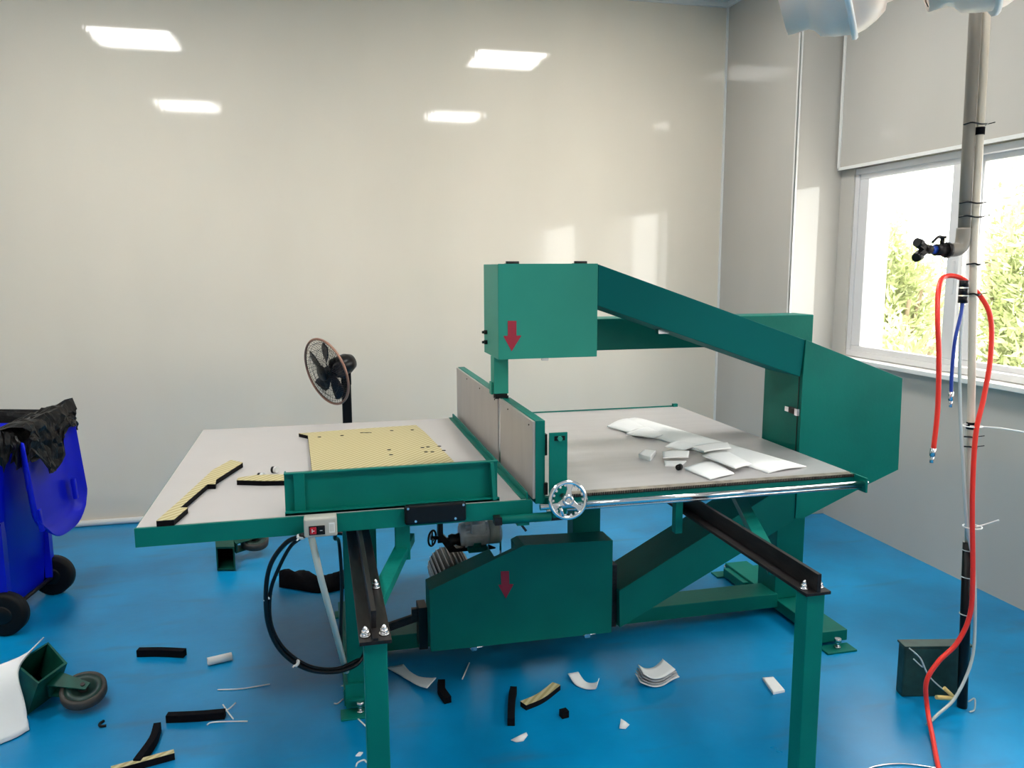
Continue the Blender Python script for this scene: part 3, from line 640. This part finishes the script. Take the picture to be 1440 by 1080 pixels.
for k in range(4):
    zz = .006+.011*k
    ribbon('paper_offcut', [(1.155+.004*k, 2.735, zz+.016, .036, .1, 1), (1.195, 2.722, zz+.002, .040, .05, 1), (1.235, 2.725, zz, .042, 0, 1), (1.275, 2.74, zz+.010, .044, -.1, 1), (1.31-.006*k, 2.752, zz+.013, .045, -.15, 1)],
           ('lowest', 'second lowest', 'second highest', 'topmost')[k]+' sheet of the wavy grey-white paper stack', PAPER if k in (3, 0) else PAPER_S)
sheet('paper_offcut', [(1.636, 2.640), (1.616, 2.530), (1.668, 2.535), (1.680, 2.636)], .010, 'flat white foam piece near the right front leg', h=.009, cat='foam sheet', group='paper scraps on the floor')
scrap('paper_chip', [[(.588, 2.478, .003), (.603, 2.462, .003)], [(.615, 2.480, .012), (.628, 2.462, .003)], [(.645, 2.486, .018), (.648, 2.478, .012)]], 'small folded white chip below the upright foam strip')
scrap('paper_chip', [[(.972, 2.455, .003), (.985, 2.475, .026)], [(.992, 2.447, .003), (.998, 2.468, .018)], [(1.012, 2.462, .006), (1.005, 2.480, .004)]], 'small torn white chip standing in the floor centre')
tag(M().tube(smooth_path([(1.60, 2.03, .003), (1.70, 2.055, .003), (1.80, 2.04, .003), (1.90, 1.985, .003)]), .003, 6).build('wire_piece', STEEL), 'thin bright wire at the bottom right edge of the floor', 'wire')

# ------------------------------------------------------------------ black cloth, castor tubes, white sheet
rows = []
for i in range(19):
    u = i/18; x = -.235+.44*u; row = []
    hw_ = .045+.05*math.sin(PI*min(1, u*1.4))+.04*u
    for j in range(9):
        v = -1+2*j/8
        y = 4.09-.10*u+v*hw_+.015*math.sin(9*u)
        z = .004+(1-v*v)*(.035+.025*math.sin(7*u+1)+.045*u+.014*math.sin(21*u+4*v))
        row.append((x, y, max(.004, z)))
    rows.append(row)
tag(M().grid(rows).build('black_rag', FOAM, solid=.004), 'crumpled black cloth on the floor behind the switch box conduit', 'cloth')

def castor_wheel(mb_parent, c, axis, r, w_, fork_to):
    A = Vector(axis).normalized(); c = Vector(c)
    wv = M().lathe([(-w_*.44, r*.80), (-w_/2, r*.90), (-w_*.36, r), (w_*.36, r), (w_/2, r*.90), (w_*.44, r*.80), (-w_*.44, r*.80)], c, A, 40, caps=False).build('castor_wheel', RUST, mb_parent)
    M().lathe([(-w_*.46, r*.52), (-w_*.46, r*.81), (w_*.46, r*.81), (w_*.46, r*.52), (w_*.20, r*.48), (w_*.20, r*.20), (-w_*.20, r*.20), (-w_*.20, r*.48), (-w_*.46, r*.52)], c, A, 32, caps=False).build('wheel_rim', OLIVE, wv)
    M().lathe([(-w_*.45, r*.22), (w_*.45, r*.22)], c, A, 20).build('wheel_hub', STEEL_D, wv)
    fk = M(); d = (Vector(fork_to)-c); a2 = d.normalized()
    s_ = A.cross(a2).normalized()
    for sgn in (-1, 1):
        o = c+A*sgn*(w_/2+.006)
        fk.extrude([o-a2*r*.25-s_*r*.2, o-a2*r*.25+s_*r*.2, o+d+s_*r*.42, o+d-s_*r*.42], A*sgn*.005)
    fk.extrude([c+d+A*(w_/2+.011)+s_*r*.45, c+d+A*(w_/2+.011)-s_*r*.45, c+d-A*(w_/2+.011)-s_*r*.45, c+d-A*(w_/2+.011)+s_*r*.45], a2*.008)
    fk.build('castor_fork', AGED, mb_parent)
    M().cyl(c-A*(w_/2+.016), c+A*(w_/2+.016), .008, 8).build('axle_bolt', STEEL_D, mb_parent)
def open_tube(parent, quad, vec, wall=.006):
    q = [Vector(p) for p in quad]; ctr = sum(q, Vector())/4; vec = Vector(vec)
    inn = [ctr+(p-ctr)*(1-2*wall/((p-ctr).length)) for p in q]
    m = M(); vs = q+inn+[p+vec for p in q]+[p+vec for p in inn]
    fs = []
    for i in range(4):
        j = (i+1) % 4
        fs += [(i, j, 8+j, 8+i), (4+i, 4+j, 12+j, 12+i), (i, j, 4+j, 4+i), (8+i, 8+j, 12+j, 12+i)]
    m.add(vs, fs); M().extrude([p+vec*.96 for p in inn], vec*.04).build('tube_shade_plate', BLACK, parent)  # black plate stands in for the shade inside the open tube
    return m.build('square_tube', AGED, parent)
ca = thing('castor_foot', (-1.03, 3.13, 0), 'green square tube foot with castor wheel under the white sheet', 'castor foot', 'castor feet on the floor')
open_tube(ca, [(-1.128, 3.135, .165), (-1.045, 3.250, .185), (-.950, 3.135, .145), (-1.010, 3.005, .14)], (-.06, .045, -.138))
castor_wheel(ca, (-.885, 3.07, .062), (.05, -.36, .93), .078, .038, (-.985, 3.10, .085))
cb = thing('castor_foot', (-.52, 4.45, 0), 'green square tube foot with castor wheel under the left table', 'castor foot', 'castor feet on the floor')
open_tube(cb, [(-.565, 4.36, .005), (-.470, 4.34, .005), (-.470, 4.34, .135), (-.565, 4.36, .135)], (-.03, .22, 0))
castor_wheel(cb, (-.385, 4.56, .085), (.1, -.3, .95), .075, .042, (-.485, 4.50, .09))
# white sheet: folds over the tube then down to the floor, goes on out of frame
upper = [(-1.062, 3.262, .200), (-1.115, 3.155, .178), (-1.30, 2.98, .185), (-1.55, 2.80, .16)]
mid = [(-1.098, 3.088, .172), (-1.108, 3.068, .152), (-1.22, 2.965, .165), (-1.50, 2.78, .15)]
low = [(-1.060, 3.00, .075), (-1.066, 2.99, .07), (-1.165, 2.905, .085), (-1.46, 2.74, .08)]
bot = [(-1.034, 2.938, .004), (-1.036, 2.934, .004), (-1.10, 2.868, .004), (-1.42, 2.68, .004)]
rows = [smooth_path(r, 5) for r in (upper, mid, low, bot)]
rows2 = []
n = len(rows[0])
cols = [smooth_path([r[i] for r in rows], 5) for i in range(n)]
tag(M().grid(cols).build('white_sheet', PAPER, solid=.004), 'large bent white foam sheet draped over the castor foot at left edge', 'foam sheet')

# ------------------------------------------------------------------ wheeled bin
BR = -.15
bin_ = thing('wheeled_bin', (-1.55, 4.06, 0), 'blue wheeled waste bin with its lid hanging open at the left edge', 'bin')
def bl(x, y, z):   # bin-local (x to the lid side, y depth) to world
    c, s = math.cos(BR), math.sin(BR); return (-1.55+c*x-s*y, 4.06+s*x+c*y, z)
def ring(x0, x1, y0, y1, z, r=.04, k=5):
    pts = []
    for cx, cy, a0 in ((x1-r, y1-r, 0), (x0+r, y1-r, PI/2), (x0+r, y0+r, PI), (x1-r, y0+r, 3*PI/2)):
        for i in range(k+1):
            a = a0+PI/2*i/k; pts.append(bl(cx+r*math.cos(a), cy+r*math.sin(a), z))
    return pts
def ringmesh(rs, cap0=True, cap1=False):
    m = M(); n = len(rs[0]); o = 0
    for r in rs: m.v += [Vector(p) for p in r]
    for i in range(len(rs)-1):
        for k in range(n): m.f.append([i*n+k, i*n+(k+1) % n, (i+1)*n+(k+1) % n, (i+1)*n+k]); m.sm.append(True)
    if cap0: m.f.append(list(range(n))); m.sm.append(False)
    if cap1: m.f.append([(len(rs)-1)*n+k for k in range(n)]); m.sm.append(False)
    return m
ringmesh([ring(-.20, .165, -.185, .185, .05), ring(-.21, .19, -.19, .19, .10), ring(-.25, .235, -.225, .225, .80), ring(-.25, .235, -.225, .225, .82), ring(-.275, .26, -.245, .245, .825), ring(-.275, .26, -.245, .245, .865), ring(-.24, .225, -.215, .215, .865), ring(-.22, .20, -.20, .20, .5)]).build('bin_body', BINBLUE, bin_)
for y in (-.20, .20): M().bar(bl(.20, y, .50), bl(.20, y, .10), .05, .03).build('axle_support', BINBLUE, bin_)
M().cyl(bl(.205, -.24, .092), bl(.205, .24, .092), .010, 10).build('axle', STEEL_D, bin_)
for y in (-.232, .222):
    c0 = Vector(bl(.205, y, .096)); ax = Vector(bl(0, 1, 0))-Vector(bl(0, 0, 0))
    wv = M().lathe([(-.026, .05), (-.028, .082), (-.022, .096), (.022, .096), (.028, .082), (.026, .05)], c0, ax, 32).build('wheel', RUBBER, bin_)
    M().lathe([(-.022, .05), (-.03, .035), (-.032, .012)], c0, ax, 24).lathe([(.022, .05), (.03, .035), (.032, .012)], c0, ax, 24).build('wheel_hub', BLACK, wv)
M().cyl(bl(.285, -.21, .845), bl(.285, .21, .845), .014, 12).box(*(lambda a: (a[0]-.01, a[0]+.01, a[1]-.01, a[1]+.01, .83, .86))(bl(.27, 0, 0))).build('hinge_bar', BINBLUE, bin_)
# lid: shallow dished shell hanging from the hinge, inner side facing out
def lidrow(s, flare):
    z = .86-.47*s; x = .305+.045*s
    prof = []
    for t in range(13):
        v = -1+2*t/12; ed = max(0, abs(v)-.80)/.20
        taper = 1-.22*max(0, s-.72)/.28
        prof.append(bl(x+.050*ed+(.05*max(0, s-.9)/.1)*(1-ed)+flare, v*.245*taper, z+(.07*max(0, s-.75)/.25)*abs(v)**3))
    return prof
lid = M().grid([lidrow(i/14, 0) for i in range(15)]).build('lid', BINBLUE, bin_, solid=.006, label='blue lid hanging open')
M().bar(bl(.365, .155, .60), bl(.372, .155, .50), .03, .02).build('lid_handle', BINBLUE, lid, bevel=.005)
M().bar(bl(.375, -.215, .56), bl(.385, -.212, .46), .03, .02).build('lid_handle', BINBLUE, lid, bevel=.005)
# bag folded over the rim and lid
random.seed(11)
def crumple(p, k=.018):
    return Vector(p)+Vector((math.sin(37*p[1]+21*p[2]), math.sin(31*p[0]+17*p[2]), math.sin(29*p[0]+41*p[1])))*k*.6+Vector((random.uniform(-k, k), random.uniform(-k, k), random.uniform(-k, k)))*.55
bg_rows = []
prof = [(-.05, .60, 0), (-.035, .80, 0), (-.02, .885, 0), (.000, .912, 0), (.018, .918, 0), (.034, .905, 0), (.044, .87, 0), (.046, .83, 0), (.044, .79, .3)]
NR = 72
for t, (off, z, dr) in enumerate(prof):
    row = []
    base = ring(-.275-off, .26+off*1.4, -.245-off, .245+off, z, .06, 17)
    for i, p in enumerate(base):
        p = Vector(p); zz = p.z
        if t >= 7: zz -= .035*(math.sin(i*.55)+.4*math.sin(i*1.7))*(t-6)*.5
        row.append(crumple((p.x, p.y, zz)))
    row.append(row[0].copy()); bg_rows.append(row)
bagm = M().grid(bg_rows, sm=False)
# the flap lying over the lid
fl = []
for i in range(16):
    s = i/15
    row = []
    for j in range(24):
        v = -1+2*j/23
        if s < .35: q = bl(.20+.16*s/.35, v*.235, .90+.05*math.sin(PI*s/.7)*(1+.3*v))
        else:
            k = (s-.35)/.65; q = bl(.365+.02*k, v*.235, .93-(.17+.07*math.cos(4*v+.8)-.06*v)*k)
        row.append(crumple(q, .014))
    fl.append(row)
bagm.grid(fl, sm=False)
tag(bagm.build('bin_bag', BAG, keep=True, solid=.002), 'crumpled black bin bag folded over the blue bin rim', 'bin bag')

# ------------------------------------------------------------------ pedestal fan
fan = thing('pedestal_fan', (.158, 4.95, 0), 'black pedestal fan with copper-rimmed grille behind the left table', 'fan')
FC = Vector((.043, 4.85, .987)); FN = Vector((-.72, -.476, -.218)).normalized(); fa, fb, _ = frame(FN)
def fp(r, an, t=0): return FC+(fa*math.cos(an)+fb*math.sin(an))*r+FN*t
M().lathe([(0, .17), (.012, .17), (.025, .15), (.035, .04)], (.158, 4.95, 0), (0, 0, 1), 36).build('base', BLACK, fan)
M().extrude([(.130, 4.925, .03), (.186, 4.925, .03), (.186, 4.98, .03), (.130, 4.98, .03)], (0, 0, .89)).build('neck', BLACK, fan, bevel=.008)
M().lathe([(-.20, .012), (-.19, .045), (-.15, .062), (-.06, .060), (-.045, .04)], FC, FN, 24).bar((.158, 4.95, .90), FC-FN*.14, .05, .06).build('motor_housing', BLACK, fan)
M().box(.118, .130, 4.92, 4.93, 1.03, 1.045).build('tilt_clip', STEEL, fan)
M().torus(FC, FN, .203, .0075, 56, 8).build('grille_rim', COPPER, fan, label='copper-coloured grille rim')
M().lathe([(.036, .005), (.036, .045), (.026, .05), (.026, .0)], FC, FN, 24, caps=False).build('grille_badge', BLACK, fan)
def grille(sgn, depth, nn, name):
    g = M()
    for k in range(nn):
        an = k*2*PI/nn
        g.tube([fp(r, an+.35*(1-r/.2), sgn*depth*math.cos(r/.203*PI/2)**.7) for r in (.045, .08, .12, .16, .19, .203)], .0011, 3, caps=False)
    for r in (.09, .14, .178): g.torus(FC+FN*sgn*depth*math.cos(r/.203*PI/2)**.7, FN, r, .0012, 36, 4)
    o = g.build(name, BLACK, fan, keep=True); o['kind'] = 'stuff'
grille(1, .036, 72, 'front_grille'); grille(-1, .05, 48, 'rear_grille')
M().lathe([(-.04, .03), (.012, .03), (.02, .015)], FC, FN, 20).build('rotor_hub', BLACK, fan)
for k in range(5):
    a0 = k*2*PI/5+.3; rows = []
    for i in range(7):
        r = .025+.15*i/6; wdt = .25+.35*math.sin(PI*(.15+.75*i/6))
        rows.append([fp(r, a0+.25*i/6+wdt*(j/5-.5)*1.3, -.012+.022*(j/5-.5)) for j in range(6)])
    M().grid(rows).build('fan_blade', BLADEP, fan, solid=.002)

# ------------------------------------------------------------------ pipes, valve, hoses by the window
PX = [(2.229, 0), (2.199, .61), (2.161, 1.146), (2.123, 1.651), (2.114, 1.961), (2.103, 2.389), (2.08, 3.384)]
def poleX(z):
    for (x0, z0), (x1, z1) in zip(PX, PX[1:]):
        if z0 <= z <= z1: return x0+(x1-x0)*(z-z0)/(z1-z0)
    return PX[-1][0]
cp = thing('conduit_pole', (2.229, 2.29, 0), 'slim cream conduit with black lower sleeve standing by the window', 'pipe')
M().tube([(poleX(z)+.012, 2.29, z) for z in (.60, .9, 1.2, 1.65, 2.0, 2.4, 3.0, H)], .0125, 14).build('conduit', CREAM, cp)
M().tube([(poleX(z)+.010, 2.29, z) for z in (.0, .3, .63)], .0175, 14).build('lower_sleeve', BLACK, cp)
for z in (2.03, 1.05):
    M().tube([(poleX(z)+.012, 2.29, z-.012), (poleX(z)+.012, 2.29, z+.012)], .0146, 14).build('black_tape', FOAM, cp)
gp = thing('air_pipe', (2.09, 2.30, 1.6), 'thicker grey plastic air pipe with elbow tap hanging in front of the window', 'pipe')
M().tube([(poleX(z)-.020, 2.302, z) for z in (1.69, 2.0, 2.4, 3.0, H)], .0185, 16).build('pipe', GREYPVC, gp)
M().tube(smooth_path([(2.101, 2.302, 1.72), (2.100, 2.302, 1.68), (2.090, 2.300, 1.655), (2.068, 2.298, 1.648), (2.035, 2.296, 1.647)]), .0225, 16).build('elbow', GREYPVC, gp)
vt = M().cyl((2.045, 2.297, 1.647), (2.030, 2.297, 1.647), .026, 8).cyl((2.030, 2.297, 1.647), (1.990, 2.295, 1.648), .0195, 14).cyl((2.015, 2.296, 1.66), (2.015, 2.296, 1.69), .007, 10).build('tap_body', STEEL_D, gp)
M().tube(smooth_path([(2.015, 2.296, 1.69), (1.99, 2.285, 1.690), (1.955, 2.27, 1.672)]), .0045, 6).lathe([(0, .012), (.008, .012)], (2.015, 2.296, 1.685), (0, 0, 1), 10).build('tap_lever', STEEL_D, vt)
M().cyl((1.990, 2.295, 1.648), (1.968, 2.294, 1.649), .014, 12).build('blue_collar', BLUEHOSE, gp)
yb = M().cyl((1.970, 2.294, 1.649), (1.945, 2.292, 1.650), .015, 12).bar((1.95, 2.292, 1.65), (1.915, 2.285, 1.668), .022, .020).bar((1.95, 2.292, 1.65), (1.915, 2.285, 1.628), .022, .020).build('splitter', STEEL_D, gp)
for zz in (1.668, 1.628): M().cyl((1.925, 2.286, zz), (1.903, 2.28, zz+(.004 if zz > 1.65 else -.006)), .0145, 12).build('coupling', BLACK, yb)
for z in (2.05, 1.80, 1.755, 1.60, 1.50, 1.01, .975):
    x = poleX(z); two = z > 1.70
    a = (x-.044 if two else x-.006); b = x+.028
    M().tube(smooth_path([(a, 2.30, z), (a+.008, 2.275, z+.003), ((a+b)/2, 2.268, z-.002), (b-.004, 2.275, z), (b, 2.30, z)]), .0028, 5).bar((b, 2.285, z), (b+.022, 2.27, z+.006), .003, .003).build('cable_tie', BLACK, cp)
rh = thing('red_air_hose', (2.0, 2.2, 0), 'bright red air hose looped over the pole and trailing to the floor', 'hose')
rp = [(1.981, 2.23, .985), (1.986, 2.23, 1.129), (1.976, 2.23, 1.30), (1.970, 2.24, 1.42), (2.000, 2.28, 1.515), (2.062, 2.325, 1.56), (2.135, 2.315, 1.545), (2.196, 2.27, 1.445), (2.199, 2.25, 1.30), (2.175, 2.24, 1.155), (2.150, 2.235, 1.03), (2.157, 2.235, .815), (2.187, 2.235, .508), (2.190, 2.24, .374), (2.150, 2.245, .277), (2.083, 2.248, .217), (2.036, 2.245, .147), (2.040, 2.235, .050), (1.975, 2.13, .010), (1.878, 1.992, .0085), (1.82, 1.88, .0085), (1.85, 1.72, .0085)]
M().tube(smooth_path(rp, 8), .0082, 12).build('hose', REDHOSE, rh)
M().cyl((1.981, 2.23, .995), (1.979, 2.23, .968), .0095, 8).cyl((1.979, 2.23, .968), (1.977, 2.23, .945), .0065, 10).build('hose_fitting', STEEL, rh)
bh = thing('blue_air_hose', (2.06, 2.25, 1.5), 'short blue air hose hanging from a black coupling on the pole', 'hose')
M().tube(smooth_path([(2.080, 2.26, 1.478), (2.066, 2.25, 1.43), (2.047, 2.245, 1.345), (2.045, 2.245, 1.235), (2.048, 2.245, 1.175)]), .006, 10).build('hose', BLUEHOSE, bh)
for k in range(3): M().cyl((2.082, 2.262, 1.548-.026*k), (2.082, 2.262, 1.526-.026*k), .015, 8).build('coupling', BLACK, bh)
M().cyl((2.048, 2.245, 1.18), (2.049, 2.245, 1.150), .008, 8).cyl((2.049, 2.245, 1.152), (2.05, 2.245, 1.128), .0055, 8).build('hose_fitting', STEEL, bh)
M().cyl((2.082, 2.262, 1.474), (2.081, 2.261, 1.462), .008, 8).build('ferrule', STEEL, bh)
tag(M().tube(smooth_path([(2.090, 2.268, 1.46), (2.092, 2.268, 1.30), (2.112, 2.268, 1.10), (2.14, 2.265, .9), (2.17, 2.262, .70), (2.215, 2.265, .55), (2.235, 2.26, .35), (2.225, 2.25, .20), (2.155, 2.235, .08), (2.075, 2.225, .03), (2.020, 2.21, .007)]), .0055, 8).build('clear_air_tube', CLEAR), 'thin translucent tube running down the pole to the floor', 'tube')
tag(M().tube(smooth_path([(2.150, 2.262, 1.055), (2.25, 2.23, 1.048), (2.40, 2.20, 1.02)]), .0028, 6).torus((2.160, 2.262, 1.055), (0, 0, 1), .030, .0025, 20, 5).build('cable_tie', WHITE), 'long white cable tie sticking out to the right from the pole', 'cable tie')
tag(M().tube(smooth_path([(2.19, 2.245, .70), (2.215, 2.225, .715), (2.240, 2.20, .735)]), .0028, 6).torus((2.195, 2.264, .695), (0, 0, 1), .030, .0025, 20, 5).build('cable_tie', WHITE), 'white cable tie around the top of the black sleeve', 'cable tie')
for z in (.60, .50, .36):
    M().torus((poleX(z)+.010, 2.29, z), (.05, 0, 1), .0195, .002, 20, 5).build('cable_tie', CLEAR, cp)
# green casing box at the pole's foot
bx_ = thing('pole_base_box', (2.2, 2.42, 0), 'dark green metal box at the foot of the pole', 'box')
M().slab([(2.072, 2.40), (2.315, 2.345), (2.328, 2.395), (2.084, 2.45)], 0, .195).build('casing', OLIVE, bx_, bevel=.006)
M().slab([(2.068, 2.397), (2.318, 2.341), (2.332, 2.398), (2.081, 2.454)], .195, .203).build('box_lid', OLIVE, bx_, bevel=.002)
wr_ = thing('loose_wires', (2.13, 2.32, 0), 'loose thin wires with yellow sleeves in front of the dark green box', 'wire')
M().tube(smooth_path([(2.035, 2.31, .225), (2.06, 2.305, .20), (2.09, 2.30, .14), (2.14, 2.30, .09), (2.185, 2.30, .055)]), .003, 6).tube(smooth_path([(2.02, 2.32, .24), (2.05, 2.30, .21), (2.075, 2.31, .165), (2.05, 2.33, .19)]), .0025, 6).tube(smooth_path([(2.245, 2.27, .03), (2.262, 2.26, .045), (2.255, 2.25, .01), (2.235, 2.25, .003)]), .003, 6).build('wire', CLEAR, wr_)
M().cyl((2.19, 2.28, .045), (2.115, 2.28, .060), .008, 10).cyl((2.19, 2.28, .050), (2.155, 2.29, .085), .007, 10).build('yellow_sleeve', YELLOW, wr_)

# ------------------------------------------------------------------ hanging lamps
LA = Vector((.76, -.60, .25)).normalized()
def lamp(c, label):
    c = Vector(c)
    t = thing('hanging_lamp', c, label, 'lamp', 'white bell lamps hanging by the window')
    M().lathe([(-.155, .100), (-.157, .113), (-.105, .116), (-.092, .124), (-.078, .145), (-.045, .158), (-.006, .168)], c, LA, 48, caps=False).build('bell_shell', LAMPW, t)
    M().lathe([(-.006, .166), (-.006, .182), (.004, .184), (.010, .180), (.010, .166)], c, LA, 48, caps=False).build('rim', WHITE, t)
    M().lathe([(.010, .170), (.030, .167), (.060, .155), (.085, .139), (.092, .122), (.150, .118), (.150, .0)], c, LA, 48, caps=False).build('rear_cone', LAMPW, t)
    M().lathe([(.150, .112), (.175, .105), (.178, .0)], c, LA, 32, caps=False).build('end_cap', BLACK, t)
    M().lathe([(-.150, .0), (-.152, .10)], c, LA, 32, caps=False).build('lamp_face', LAMPW, t)
    for p in (-.08, .07):
        b = c+LA*p
        M().cyl((b.x, b.y, b.z+.10), (b.x, b.y, H), .006, 8).build('hanger_rod', STEEL_D, t)
lamp((1.375, 2.0, 2.372), 'white bell-shaped hanging lamp above the machine at the top edge')
lamp((1.82, 2.0, 2.462), 'white bell-shaped hanging lamp in front of the pipe at the top edge')
